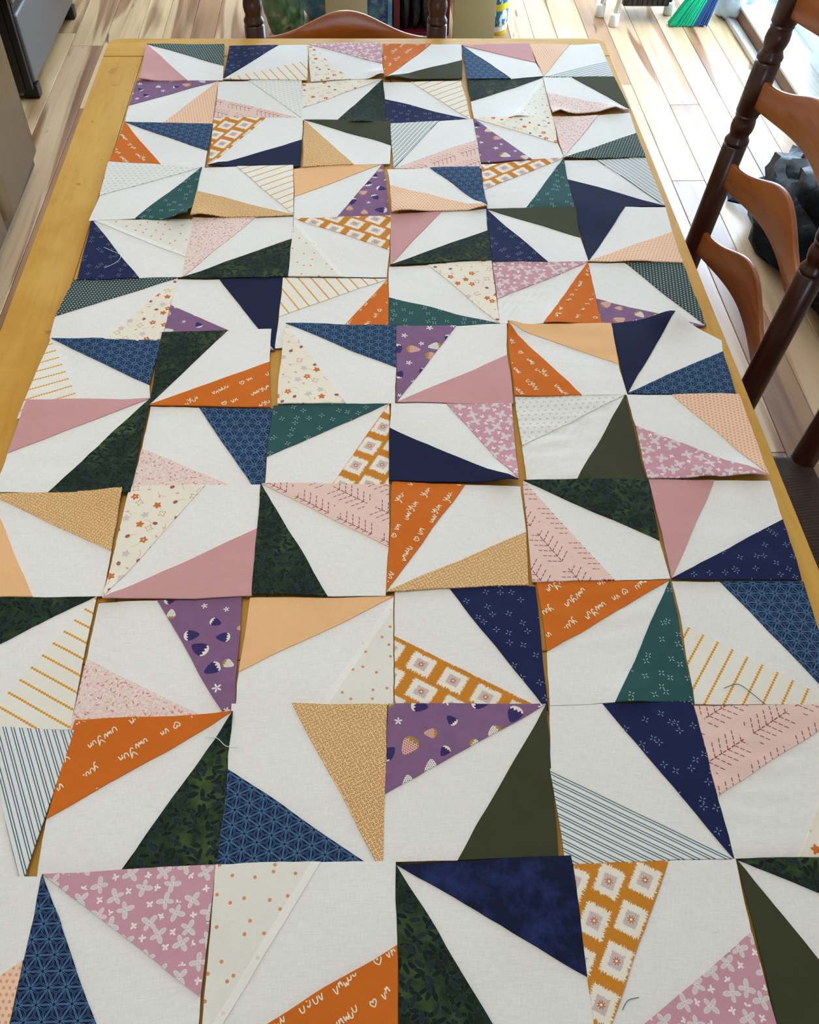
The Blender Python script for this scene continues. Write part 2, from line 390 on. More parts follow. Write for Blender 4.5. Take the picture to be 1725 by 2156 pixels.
def box(name, mat, x0, x1, y0, y1, z0, z1, bev=0.0, parent=None, seg=2):
    bm = bmesh.new(); add_box(bm, x0, x1, y0, y1, z0, z1, bev, seg); return bmo(name, bm, mat, parent, bev > 0)
def lathe(name, mat, prof, parent=None, seg=20, path=None):
    """prof: (radius, z) from bottom to top; path(z) gives the x, y of the axis"""
    vs, fs = [], []
    for r, z in prof:
        cx, cy = path(z) if path else (0, 0)
        for i in range(seg):
            a = 2*math.pi*i/seg; vs.append((cx+r*math.cos(a), cy+r*math.sin(a), z))
    n = len(prof)
    for j in range(n-1):
        for i in range(seg):
            k = (i+1) % seg; fs.append((j*seg+i, j*seg+k, (j+1)*seg+k, (j+1)*seg+i))
    fs.append(tuple(range(seg))[::-1]); fs.append(tuple((n-1)*seg+i for i in range(seg)))
    me = mesh(name, vs, fs, True); me.set_sharp_from_angle(angle=R(50))
    return link(name, me, mat, parent)
def tube_bm(bm, pts, r, seg=8):
    pts = [Vector(p) for p in pts]; rings = []
    for i, p in enumerate(pts):
        t = (pts[min(i+1, len(pts)-1)]-pts[max(i-1, 0)]).normalized()
        a = t.orthogonal().normalized() if abs(t.z) > 0.9 else t.cross(Vector((0, 0, 1))).normalized(); b = t.cross(a)
        rr = r[i] if isinstance(r, (list, tuple)) else r
        rings.append([bm.verts.new(p+a*rr*math.cos(2*math.pi*k/seg)+b*rr*math.sin(2*math.pi*k/seg)) for k in range(seg)])
    for i in range(len(rings)-1):
        for k in range(seg):
            bm.faces.new((rings[i][k], rings[i][(k+1) % seg], rings[i+1][(k+1) % seg], rings[i+1][k]))
    bm.faces.new(rings[0][::-1]); bm.faces.new(rings[-1])
def tube(name, mat, pts, r, parent=None, seg=8):
    bm = bmesh.new(); tube_bm(bm, pts, r, seg); return bmo(name, bm, mat, parent, True)
def thing(name, label, cat, loc=(0, 0, 0), rz=0.0, group=None):
    o = bpy.data.objects.new(name, None); COL.objects.link(o); o.empty_display_size = 0.05
    o.location = loc; o.rotation_euler = (0, 0, rz); o['label'] = label; o['category'] = cat
    if group: o['group'] = group
    return o
def tag(o, label, cat, group=None):
    o['label'] = label; o['category'] = cat
    if group: o['group'] = group
    return o
def struct(o): o['kind'] = 'structure'; return o

# ------------------------------------------------------------------ room shell
X0, X1, Y0, Y1, H = -1.85, 1.72, -3.0, 5.0, 2.5
rng = random.Random(5)
fl = struct(box('floor', M['subfloor'], X0, X1, Y0, Y1, -0.05, -0.012))
def grow_planks():
    x = X0+0.004; cols = []
    while x < X1-0.03:
        wd = min(rng.choice((0.095, 0.11, 0.125)), X1-0.005-x); cols.append((x, wd)); x += wd
    for x, wd in cols:
        y = Y0 + 0.004 - rng.uniform(0, 0.7); first = True
        while y < Y1-0.02:
            L = rng.uniform(1.1, 2.3); a, b = max(y, Y0+0.004), min(y+L, Y1-0.004); y += L
            if b-a < 0.06: continue
            bm = bmesh.new(); add_box(bm, -wd/2+0.0007, wd/2-0.0007, -(b-a)/2+0.0007, (b-a)/2-0.0007, -0.012, 0.0, 0.0012, 1)
            o = bmo('plank', bm, M['plank'], fl); o.location = (x+wd/2, (a+b)/2, 0)
grow_planks()
struct(box('ceiling', M['ceil'], X0, X1, Y0, Y1, H, H+0.05))
struct(box('wall_left', M['wall'], X0-0.08, X0, Y0-0.08, Y1+0.08, -0.05, H+0.05))
def wall_with_hole(name, axis, pos, th, a0, a1, h0, h1, z0, z1):
    bm = bmesh.new()
    for (p, q, r, s) in ((a0, h0, -0.05, H+0.05), (h1, a1, -0.05, H+0.05), (h0, h1, -0.05, z0), (h0, h1, z1, H+0.05)):
        if axis == 'x': add_box(bm, pos, pos+th, p, q, r, s)
        else: add_box(bm, p, q, pos, pos+th, r, s)
    return struct(bmo(name, bm, M['wall']))
wall_with_hole('wall_right', 'x', X1, 0.12, Y0-0.08, Y1, 2.20, 4.98, 0.0, 2.12)
wall_with_hole('wall_near', 'y', Y0-0.08, 0.08, X0, X1, -0.34, 0.34, 1.2, 1.9)
wall_with_hole('wall_far', 'y', Y1, 0.08, X0, X1+0.12, -0.40, 1.10, 1.0, 2.1)
# unseen window added behind the camera as a fill source
bm = bmesh.new()
for q in ((-0.34, 0.34, 1.2, 1.24), (-0.34, 0.34, 1.86, 1.9), (-0.34, -0.30, 1.24, 1.86), (0.30, 0.34, 1.24, 1.86)):
    add_box(bm, q[0], q[1], Y0-0.06, Y0-0.02, q[2], q[3], 0.004)
wn = struct(bmo('fill_window_1', bm, M['vinyl']))
bm = bmesh.new()
for q in ((-0.40, 1.10, 1.0, 1.06), (-0.40, 1.10, 2.04, 2.1), (-0.40, -0.34, 1.06, 2.04), (1.04, 1.10, 1.06, 2.04), (0.32, 0.38, 1.06, 2.04)):
    add_box(bm, q[0], q[1], Y1+0.02, Y1+0.06, q[2], q[3], 0.004)
struct(bmo('fill_window_2', bm, M['vinyl']))  # unseen far window, added to bring more light from the far end
# sliding door: opaque near leaf, glazed far leaf
dr = struct(bmo('door_1', (lambda bm: (add_box(bm, 1.70, 1.83, 2.20, 4.98, 0.012, 0.06, 0.004), add_box(bm, 1.70, 1.83, 2.20, 4.98, 2.08, 2.12, 0.004),
    add_box(bm, 1.70, 1.83, 2.20, 2.24, 0.06, 2.08, 0.004), add_box(bm, 1.70, 1.83, 4.94, 4.98, 0.06, 2.08, 0.004), bm)[-1])(bmesh.new()), M['vinyl']))
def door_leaf(nm, x0, x1, y0, y1, pane):
    bm = bmesh.new()
    for (a, b, c, d) in ((y0, y0+0.10, 0.075, 2.08), (y1-0.10, y1, 0.075, 2.08), (y0+0.10, y1-0.10, 0.075, 0.20), (y0+0.10, y1-0.10, 1.98, 2.08)):
        add_box(bm, x0, x1, a, b, c, d, 0.004)
    o = bmo('door_leaf', bm, M['vinyl'], dr)
    bm = bmesh.new()                                               # stepped bead around the panel
    for (a, b, c, d) in ((y0+0.10, y0+0.12, 0.20, 1.98), (y1-0.12, y1-0.10, 0.20, 1.98), (y0+0.12, y1-0.12, 0.20, 0.22), (y0+0.12, y1-0.12, 1.96, 1.98)):
        add_box(bm, x0+0.008, x1-0.008, a, b, c, d, 0.003)
    bmo('glazing_bead', bm, M['vinyl'], o)
    if pane: bmo('panel', (lambda bm: (add_box(bm, x0+0.014, x1-0.014, y0+0.12, y1-0.12, 0.22, 1.96), bm)[-1])(bmesh.new()), M['vinyl'], o)
    return o
door_leaf('near', 1.672, 1.698, 2.24, 3.42, True)
far_leaf = door_leaf('far', 1.712, 1.738, 3.38, 4.94, False)
gm, gt, gp = new_mat('clear_glass')
gp.inputs['Transmission Weight'].default_value = 1.0; gp.inputs['Roughness'].default_value = 0.0; gp.inputs['IOR'].default_value = 1.0; gp.inputs['Alpha'].default_value = 0.12
bmo('pane', (lambda bm: (add_box(bm, 1.722, 1.728, 3.50, 4.82, 0.22, 1.96), bm)[-1])(bmesh.new()), gm, far_leaf)
# raised step in front of the door
st = struct(box('trim_1', M['curb'], 1.556, 1.640, 2.10, 4.99, 0.0, 0.066, 0.003)); 
box('sill', M['sill'], 1.552, 1.716, 2.10, 4.99, 0.0665, 0.076, 0.002, st)
box('shoe_moulding', M['sill'], 1.520, 1.5555, 2.10, 4.99, 0.0, 0.022, 0.008, st)
struct(box('baseboard_left', M['vinyl'], X0+0.001, X0+0.014, Y0, Y1, 0.0, 0.10, 0.003))
struct(box('baseboard_far', M['vinyl'], X0+0.015, X1, Y1-0.014, Y1-0.001, 0.0, 0.10, 0.003))
# unseen lamps added on the ceiling to carry the fill lights
for nm, x, y, s, lb in (('fill_lamp', -0.25, 0.75, 0.5, 'unseen square white fill lamp added over the table'), ('fill_lamp', -0.2, 3.3, 0.34, 'unseen smaller square white fill lamp added near the far wall')):
    t = thing(nm, lb, 'lamp', (x, y, H)); bm = bmesh.new(); add_box(bm, -s/2, s/2, -s/2, s/2, -0.06, -0.001, 0.01); bmo('fill_lamp_shade', bm, M['lamp'], t)
    bm = bmesh.new(); add_box(bm, -s/2-0.02, s/2+0.02, -s/2-0.02, s/2+0.02, -0.02, -0.0005, 0.003); bmo('fill_lamp_base', bm, M['vinyl'], t)

# ------------------------------------------------------------------ table
TX0, TX1, TY0, TY1, TZ = -0.534, 0.530, 0.03, 2.062, 0.74
tb = thing('dining_table', 'honey coloured wooden dining table with breadboard ends covered by quilt blocks', 'table', (0, 1.046, 0))
def tbox(nm, mat, x0, x1, y0, y1, z0, z1, bev, parent=None, seg=2):
    bm = bmesh.new(); add_box(bm, x0, x1, y0-1.046, y1-1.046, z0, z1, bev, seg); return bmo(nm, bm, mat, parent or tb, True)
def breadboard(y0, y1, far):
    r = 0.03; pts = [(TX0, y0), (TX1, y0)]
    yy = (y1-r, y1) if far else None
    arc = lambda cx, cy, a0: [(cx+r*math.cos(R(a0+i*15)), cy+r*math.sin(R(a0+i*15))) for i in range(7)]
    if far: pts = [(TX0, y0), (TX1, y0)] + arc(TX1-r, y1-r, 0) + arc(TX0+r, y1-r, 90)
    else: pts = [(TX1, y1), (TX0, y1)] + arc(TX0+r, y0+r, 180) + arc(TX1-r, y0+r, 270)
    bm = bmesh.new(); vs = [bm.verts.new((x, y-1.046, TZ-0.028)) for x, y in pts]; f = bm.faces.new(vs)
    ex = bmesh.ops.extrude_face_region(bm, geom=[f]); bmesh.ops.translate(bm, vec=(0, 0, 0.028), verts=[v for v in ex['geom'] if isinstance(v, bmesh.types.BMVert)])
    es = [e for e in bm.edges if all(v.co.z > TZ-0.001 for v in e.verts)]
    bmesh.ops.bevel(bm, geom=es, offset=0.002, segments=2, affect='EDGES')
    bmo('breadboard_end', bm, M['table_x'], tb, True)
breadboard(1.976, TY1, True); breadboard(TY0, 0.116, False)
xs = [TX0, -0.4515, -0.29, -0.12, 0.06, 0.23, 0.40, TX1]
for (ya, yb) in ((0.1168, 0.5245), (0.5255, 1.9752)):
    for i in range(7): tbox('plank', M['table'], xs[i]+0.0004, xs[i+1]-0.0004, ya, yb, TZ-0.028, TZ, 0.0012, None, 1)
for (x0, x1, y0, y1) in ((-0.47, -0.445, 0.14, 1.95), (0.44, 0.465, 0.14, 1.95), (-0.44, 0.435, 0.12, 0.145), (-0.44, 0.435, 1.945, 1.97)):
    tbox('apron', M['table'], x0, x1, y0, y1, TZ-0.115, TZ-0.0285, 0.002)
for lx in (-0.44, 0.435):
    for ly in (0.16, 1.93):
        lathe('leg', M['table'], [(0.018, 0.0), (0.024, 0.02), (0.022, 0.05), (0.028, 0.22), (0.034, 0.40), (0.026, 0.46), (0.036, 0.49), (0.028, 0.52), (0.040, 0.56), (0.040, TZ-0.029)], tb).location = (lx, ly-1.046, 0)

# ------------------------------------------------------------------ quilt blocks
FNAME = dict(pink=('pink', 'plain dusty pink triangle'), orange=('orange-script', 'orange triangle printed with cream handwriting'), olive=('olive', 'plain olive green triangle'),
  navy=('navy', 'plain navy triangle'), navymottle=('mottled-navy', 'mottled navy triangle'), peach=('peach', 'plain peach triangle'), navyspark=('navy-cross', 'navy triangle with small pale crosses'),
  teal=('teal', 'teal triangle with small pale crosses'), bluestar=('blue-star', 'blue triangle with a starburst lattice'), tan=('tan', 'tan triangle with tiny brown ovals'),
  stripe=('blue-striped', 'white triangle with thin blue double stripes'), ystripe=('yellow-striped', 'cream triangle with beaded yellow stripes'), ikat=('mustard', 'mustard triangle with white fringed diamonds'),
  herring=('herringbone', 'pale pink triangle with dashed herringbone lines'), butterfly=('butterfly', 'pink triangle with pale butterflies'), purple=('strawberry', 'purple triangle with strawberries'),
  floral=('floral', 'cream triangle with orange and mauve flowers'), batik=('leafy-green', 'dark green triangle with leaf shapes'), pinkfloral=('pink-sprig', 'pale pink triangle with small leaf sprigs'),
  creamdot=('orange-dot', 'cream triangle with sparse orange dots'), peachdot=('peach-dot', 'peach triangle with dots in rows'), dotdark=('dark-dot', 'charcoal triangle with pale green dots'),
  whiteprint=('grey-print', 'white triangle with tiny grey marks'))
ORD = ['', 'first', 'second', 'third', 'fourth', 'fifth', 'sixth', 'seventh', 'eighth', 'ninth', 'tenth', 'eleventh', 'twelfth']
# row, column, apex corner, fabric 1, fabric 2, then x, y in tenths of a millimetre on the table: four corners and the two seam ends
BLOCKS = [
(1,1,0,'dotdark','pink',-4480,20191,-2859,20164,-2752,18553,-4401,18530,-2799,19185,-3453,18541),
(1,2,3,'navyspark','ystripe',-2752,20088,-1110,20188,-1078,18569,-2750,18614,-1731,20146,-1082,19413),
(1,3,0,'butterfly','floral',-1102,20162,435,20272,460,18600,-1011,18492,456,19271,-217,18542),
(1,4,3,'orange','olive',481,20186,2159,20158,2050,18577,469,18585,1510,20185,2108,19429),
(1,5,0,'pink','bluestar',2154,20098,3617,20208,3708,18702,2139,18554,3631,19318,3036,18604),
(1,6,3,'peachdot','stripe',3611,20157,5135,20207,5152,18641,3704,18679,4478,20173,5147,19379),
(2,1,1,'peachdot','purple',-4459,18546,-2841,18554,-2798,16805,-4447,16866,-3740,16840,-4460,17556),
(2,2,2,'herring','whiteprint',-2840,18538,-1195,18669,-1120,17009,-2791,17105,-2805,17832,-2239,18581),
(2,3,1,'batik','floral',-1174,18439,439,18600,472,16826,-1153,16975,-519,16834,-1150,17428),
(2,4,2,'navyspark','ystripe',445,18485,2020,18516,2073,16950,479,16792,454,17776,1014,18505),
(2,5,1,'creamdot','batik',2136,18515,3684,18663,3652,17041,2143,16970,2868,16992,2134,17656),
(2,6,2,'pinkfloral','olive',3686,18624,5155,18618,5202,17255,3663,17111,3674,17940,4284,18622),
(3,1,0,'bluestar','orange',-4433,16866,-2788,16805,-2792,15246,-4486,15451,-2793,15814,-3508,15254),
(3,2,3,'ikat','navy',-2794,17057,-1121,17044,-1110,15286,-2725,15263,-1822,17049,-1103,16197),
(3,3,0,'olive','tan',-1095,16941,541,16873,478,15347,-1058,15261,524,15988,-162,15311),
(3,4,3,'stripe','herring',530,16791,2116,16970,2112,15176,545,15183,1459,16886,2129,16179),
(3,5,0,'floral','purple',2126,16970,3661,17027,3648,15527,2125,15389,3616,16022,3049,15459),
(3,6,3,'pinkfloral','dotdark',3661,17027,5175,17170,5140,15498,3648,15527,4554,17090,5161,16381),
(4,1,1,'teal','whiteprint',-4487,15421,-2832,15234,-2874,13499,-4509,13586,-3762,13653,-4461,14336),
(4,2,2,'tan','ystripe',-2831,15222,-1237,15306,-1170,13693,-2854,13666,-2859,14493,-2221,15251),
(4,3,1,'purple','peach',-1225,15227,367,15378,437,13680,-1168,13651,-454,13656,-1185,14302),
(4,4,2,'peachdot','bluestar',432,15136,2082,15207,2079,13860,467,13722,457,14608,1198,15175),
(4,5,1,'teal','ikat',2119,15328,3641,15527,3579,13904,2082,13887,2755,13894,2084,14484),
(4,6,2,'navy','stripe',3645,15465,5142,15510,5167,13953,3579,13904,3622,14830,4247,15477),
(5,1,0,'creamdot','navyspark',-4462,13629,-2820,13617,-2825,12063,-4424,12014,-2828,12577,-3485,12039),
(5,2,3,'pinkfloral','batik',-2827,13677,-1175,13683,-1185,12033,-2823,12048,-1798,13680,-1168,13041),
(5,3,0,'ikat','creamdot',-1162,13622,445,13689,338,12005,-1191,12033,392,12717,-314,12017),
(5,4,3,'pink','batik',439,13720,2063,13883,2012,12409,396,12322,1306,13800,2035,13242),
(5,5,0,'olive','navyspark',2061,13864,3597,13905,3556,12343,2016,12354,3539,13011,2899,12349),
(5,6,3,'navy','peachdot',3582,13924,5165,13902,5073,12300,3556,12343,4470,13912,5093,13164),
(6,1,1,'floral','dotdark',-4482,12041,-2887,12049,-2959,10555,-4568,10645,-3773,10600,-4572,11139),
(6,2,2,'purple','navy',-2900,12028,-1281,12035,-1323,10310,-2958,10450,-2916,11374,-2251,12026),
(6,3,1,'orange','ystripe',-1273,12008,354,11978,308,10424,-1319,10355,-601,10389,-1293,11072),
(6,4,2,'teal','floral',379,12301,2012,12409,1976,10835,319,10798,346,11501,1002,12333),
(6,5,1,'orange','butterfly',2023,12354,3543,12327,3494,10803,1975,10826,2622,10812,2002,11428),
(6,6,2,'purple','dotdark',3553,12327,5073,12300,5059,10723,3496,10813,3526,11413,4141,12316),
(7,1,0,'bluestar','ystripe',-4546,10654,-2950,10573,-2940,9272,-4644,8996,-3003,9610,-3812,9133),
(7,2,3,'batik','orange',-2963,10726,-1391,10777,-1320,9131,-2946,9211,-2029,10753,-1377,10044),
(7,3,0,'bluestar','floral',-1194,10892,435,10810,370,9150,-1234,9189,400,9872,-303,9167),
(7,4,3,'purple','pink',435,10796,2067,10824,1984,9111,390,9170,1328,10801,2012,10114),
(7,5,0,'peach','orange',2069,10785,3635,10791,3572,9257,2013,9253,3574,9869,2938,9252),
(7,6,3,'navy','bluestar',3635,10791,5196,10387,5092,9220,3584,9286,4610,10941,5148,10135),
(8,1,1,'batik','pink',-4586,9337,-2940,9330,-2961,7642,-4636,7689,-3969,7662,-4618,8360),
(8,2,2,'pinkfloral','bluestar',-2923,9203,-1292,9116,-1346,7518,-2987,7506,-2929,8400,-2284,9164),
(8,3,1,'ikat','teal',-1288,9163,285,9171,241,7664,-1321,7756,-481,7712,-1311,8221),
(8,4,2,'navy','butterfly',314,9136,1957,9096,1861,7652,248,7739,276,8665,1066,9117),
(8,5,1,'olive','whiteprint',2016,9245,3541,9260,3514,7693,1984,7726,2633,7708,2001,8316),
(8,6,2,'butterfly','peachdot',3557,9249,5128,9201,5076,7672,3524,7692,3556,8629,4187,9229),
(9,1,0,'tan','peach',-4679,7651,-3064,7684,-3043,6092,-4731,6119,-3049,6730,-3812,6103),
(9,2,3,'floral','pink',-2984,7742,-1381,7749,-1368,6040,-3034,6040,-2045,7744,-1358,7031),
(9,3,0,'herring','batik',-1366,7749,250,7680,155,5992,-1370,6063,203,6694,-510,6023),
(9,4,3,'orange','tan',287,7729,1896,7616,1800,6102,160,6046,1200,7661,1868,6878),
(9,5,0,'batik','herring',1934,7714,3535,7683,3471,6133,1845,6147,3453,6695,2807,6139),
(9,6,3,'pink','navyspark',3535,7683,5076,7615,5011,6075,3486,6133,4375,7647,5052,6977),
(10,1,1,'ystripe','batik',-4545,6116,-3118,6108,-3109,4462,-4307,4535,-4051,4518,-4387,5305),
(10,2,2,'pinkfloral','purple',-3083,6009,-1481,6034,-1447,4383,-3116,4446,-3080,5286,-2422,6024),
(10,3,1,'creamdot','peach',-1386,6021,245,5986,200,4625,-1446,4681,-574,4651,-1438,5078),
(10,4,2,'ikat','navyspark',264,6149,1877,6088,1811,4486,213,4622,241,5472,855,6127),
(10,5,1,'teal','orange',1894,6146,3463,6124,3356,4554,1836,4566,2520,4564,1894,5212),
(10,6,2,'ystripe','bluestar',3491,6112,5035,6064,4895,4462,3364,4529,3454,5525,4055,6094),
(11,1,2,'whiteprint','stripe',-4624,4559,-3058,4444,-3228,2904,-4486,2973,-4488,3549,-3983,4513),
(11,2,1,'batik','orange',-3072,4559,-1462,4577,-1481,3032,-3116,2985,-2360,3008,-3141,3534),
(11,3,2,'bluestar','tan',-1488,4688,133,4627,37,2898,-1488,2934,-1462,3970,-861,4667),
(11,4,1,'olive','purple',145,4639,1796,4577,1685,2987,44,3012,737,3001,78,3658),
(11,5,2,'stripe','navyspark',1829,4551,3334,4555,3331,2920,1743,2912,1734,3849,2385,4554),
(11,6,1,'floral','herring',3343,4500,5061,4456,4864,2863,3343,2920,3948,2897,3336,3514),
(12,1,3,'pink','peachdot',-4109,3000,-3072,2982,-3088,1487,-4181,1515,-3634,2990,-3074,2280),
(12,2,0,'butterfly','bluestar',-3065,3003,-1490,3035,-1528,1422,-3073,1486,-1529,1926,-2190,1450),
(12,3,3,'creamdot','orange',-1490,3035,169,3012,126,1355,-1498,1421,-529,3023,148,2271),
(12,4,0,'navymottle','batik',169,2975,1806,2993,1794,1304,134,1363,1784,1948,1106,1329),
(12,5,3,'ikat','butterfly',1809,2906,3345,2912,3321,1260,1767,1305,2700,2908,3304,2253),
(12,6,0,'batik','olive',3354,2902,4581,2873,4616,1207,3318,1251,4594,2268,4266,1217),
]
# corners and edges that curl up off the table: row, column, x, y, height, radius
CURL = [
(1,3,0.041,1.869,0.014,0.022), (1,4,0.066,1.849,0.007,0.030), (2,6,0.381,1.712,0.009,0.018), (2,6,0.486,1.721,0.009,0.018), (4,1,-0.287,1.353,0.020,0.035), (4,2,-0.269,1.364,0.008,0.030), (4,4,0.067,1.379,0.007,0.040), (4,4,0.204,1.391,0.008,0.020), (8,6,0.427,0.778,0.007,0.020), (8,6,0.481,0.770,0.007,0.030), (8,4,0.178,0.770,0.009,0.030), (7,6,0.453,1.084,0.012,0.030), (5,6,0.433,1.233,0.002,0.030), (10,5,0.271,0.462,0.006,0.030), (3,2,-0.264,1.529,0.006,0.020), (7,5,0.210,1.078,0.007,0.018), (9,1,-0.311,0.766,0.005,0.030), (2,5,0.298,1.700,0.005,0.030), (2,3,-0.002,1.684,0.005,0.030), (9,2,-0.300,0.609,0.004,0.020), (6,5,0.281,1.079,0.004,0.030), (1,1,-0.436,1.863,0.006,0.020), (11,2,-0.147,0.457,0.004,0.020),
]
LAYER = {1: 1, 2: 0, 3: 1, 4: 0, 5: 1, 6: 0, 7: 1, 8: 0, 9: 1, 10: 0, 11: 1, 12: 2}
LAYX = {(7, 1): 0, (8, 1): 1, (4, 1): 2, (4, 2): 2, (4, 4): 2, (2, 6): 2, (8, 6): 2, (8, 4): 2}
def cloth_z(x, y, r, c, amp):
    n = 0.0025*(1+noise.noise((x*11, y*11, 3.1))) + 0.0009*(1+noise.noise((x*30, y*10, 8.7))) + 0.00035*(1+noise.noise((x*60, y*60, 1.7)))
    z = TZ + 0.0009 + LAYX.get((r, c), LAYER[r])*0.0018 + (c % 2)*0.0005 + n*0.8
    if (r, c) in RIPPLE:
        am, wl = RIPPLE[(r, c)]; z += am*(1+math.sin(6.283*y/wl + 2.5*noise.noise((x*14, y*14, r)) + x*9))*(0.6+0.4*noise.noise((x*9, y*9, c)))
    for (cr, cc, cx, cy, h, rad) in CURL:
        if cr == r and cc == c:
            d2 = ((x-cx)**2+(y-cy)**2)/(rad*rad); z += h*math.exp(-d2*1.4)
    return z
RIPPLE = {(8, 5): (0.0011, 0.024), (6, 5): (0.0011, 0.020), (11, 6): (0.0010, 0.026), (4, 5): (0.0012, 0.030), (9, 6): (0.0006, 0.05), (10, 5): (0.0007, 0.03), (8, 1): (0.0005, 0.04), (7, 5): (0.0006, 0.04)}
def warp(x, y):
    return (x + 0.0016*noise.noise((x*17, y*17, 21.0)) + 0.0005*noise.noise((x*70, y*70, 5.0)), y + 0.0016*noise.noise((x*17, y*17, 43.0)) + 0.0005*noise.noise((x*70, y*70, 9.0)))
def patch(tris, n, zf, uvf, th=0.0007, lift=0.0, wf=None, seamf=None):
    """closed thin cloth over a list of flat triangles, gridded n times"""
    top = {}; vs = []; fs = []
    def key(p): return (round(p[0]*1e5), round(p[1]*1e5))
    def vid(p):
        k = key(p)
        if k not in top:
            q = wf(p[0], p[1]) if wf else p
            top[k] = len(vs); vs.append((q[0], q[1], zf(q[0], q[1])+lift))
        return top[k]
    for a, b, c in tris:
        area2 = (b[0]-a[0])*(c[1]-a[1])-(b[1]-a[1])*(c[0]-a[0])
        if area2 < 0: b, c = c, b
        P = lambda i, j: vid((a[0]+(b[0]-a[0])*i/n+(c[0]-a[0])*j/n, a[1]+(b[1]-a[1])*i/n+(c[1]-a[1])*j/n))
        for i in range(n):
            for j in range(n-i):
                fs.append((P(i, j), P(i+1, j), P(i, j+1)))
                if i+j < n-1: fs.append((P(i+1, j), P(i+1, j+1), P(i, j+1)))
    nt = len(vs); cnt = {}
    for f in fs:
        for q in range(3):
            e = (f[q], f[(q+1) % 3]); cnt[e] = cnt.get(e, 0)+1
    vs2 = vs + [(x, y, z-th) for x, y, z in vs]
    fs2 = list(fs) + [(c+nt, b+nt, a+nt) for a, b, c in fs]
    for (a, b) in cnt:
        if (b, a) not in cnt: fs2.append((b, a, a+nt, b+nt))
    uvs = [uvf(x, y) for x, y, z in vs]; uvs = uvs+uvs
    me = bpy.data.meshes.new('cloth'); me.from_pydata(vs2, [], fs2); me.update()
    sm = [True]*len(fs)*2 + [False]*(len(fs2)-2*len(fs)); me.polygons.foreach_set('use_smooth', sm)
    ul = me.uv_layers.new(name='UVMap'); d = []
    for l in me.loops: d.extend(uvs[l.vertex_index])
    ul.data.foreach_set('uv', d)
    if seamf:
        sv = [seamf(x, y) for x, y, z in vs]; sv = sv+sv; u2 = me.uv_layers.new(name='Seam'); d = []
        for l in me.loops: d.extend((sv[l.vertex_index], 0.0))
        u2.data.foreach_set('uv', d)
    try: me.set_sharp_from_angle(angle=R(55))
    except Exception: pass
    return me
# hand-printed strokes (unit: letter height), joined into words
GL = {'v': [[(0, .9), (.12, .3), (.3, 0), (.45, .45), (.6, .95)]], 'u': [[(0, .8), (.05, .2), (.25, 0), (.5, .15), (.62, .8)]],
  'y': [[(0, 1.1), (.2, .55), (.42, .45), (.72, 1.2)], [(.62, 1.0), (.5, .1), (.25, -.45), (.02, -.3)]], 'n': [[(0, 0), (.1, .75), (.2, .5), (.42, .8), (.5, .4), (.58, 0)]],
  'w': [[(0, .85), (.15, .05), (.38, .6), (.55, .05), (.85, 1.0)]], 'Y': [[(0, 1.4), (.3, .8), (.5, .7), (.9, 1.5)], [(.9, 1.5), (.7, .3), (.4, -.1), (.2, .2)]],
  '.': [[(.05, 0), (.15, .18), (.25, .02)]], 'h': [[(.45, 0), (.02, .55), (.08, .95), (.3, 1.0), (.48, .7), (.66, 1.05), (.95, 1.0), (.98, .6), (.45, 0)]], ' ': []}
def ribbon(bm, pts, wd, zf):
    L = []
    for i, p in enumerate(pts):
        a = Vector(pts[max(i-1, 0)]); b = Vector(pts[min(i+1, len(pts)-1)]); t = (b-a)
        if t.length < 1e-9: t = Vector((1, 0))
        t.normalize(); nrm = Vector((-t.y, t.x))*wd/2; q = Vector(p)
        k = 0.55 if i in (0, len(pts)-1) else 1.0
        L.append([bm.verts.new((*(q+nrm*k), zf(*(q+nrm*k)))), bm.verts.new((*(q-nrm*k), zf(*(q-nrm*k))))])
    for i in range(len(L)-1): bm.faces.new((L[i][0], L[i+1][0], L[i+1][1], L[i][1]))
def smooth_pts(p, k=3):
    out = []
    for i in range(len(p)-1):
        p0, p1, p2, p3 = p[max(i-1, 0)], p[i], p[i+1], p[min(i+2, len(p)-1)]
        for s in range(k):
            t = s/k
            out.append(tuple(0.5*((2*p1[q])+(-p0[q]+p2[q])*t+(2*p0[q]-5*p1[q]+4*p2[q]-p3[q])*t*t+(-p0[q]+3*p1[q]-3*p2[q]+p3[q])*t**3) for q in (0, 1)))
    out.append(p[-1]); return out
WORDS = [('vuvuYv', 0.0), ('h', 0.0), ('uwv', 0.0), ('uYuv', 0.0), ('vnwuu', 0.0), ('h vn', 0.0), ('uwvYun', 0.0), ('yuu.', 0.0)]
def inside(p, T, m):
    s = []
    for i in range(3):
        a, b = T[i], T[(i+1) % 3]; L = math.hypot(b[0]-a[0], b[1]-a[1]); s.append(((b[0]-a[0])*(p[1]-a[1])-(b[1]-a[1])*(p[0]-a[0]))/L)
    return all(v > m for v in s) or all(v < -m for v in s)
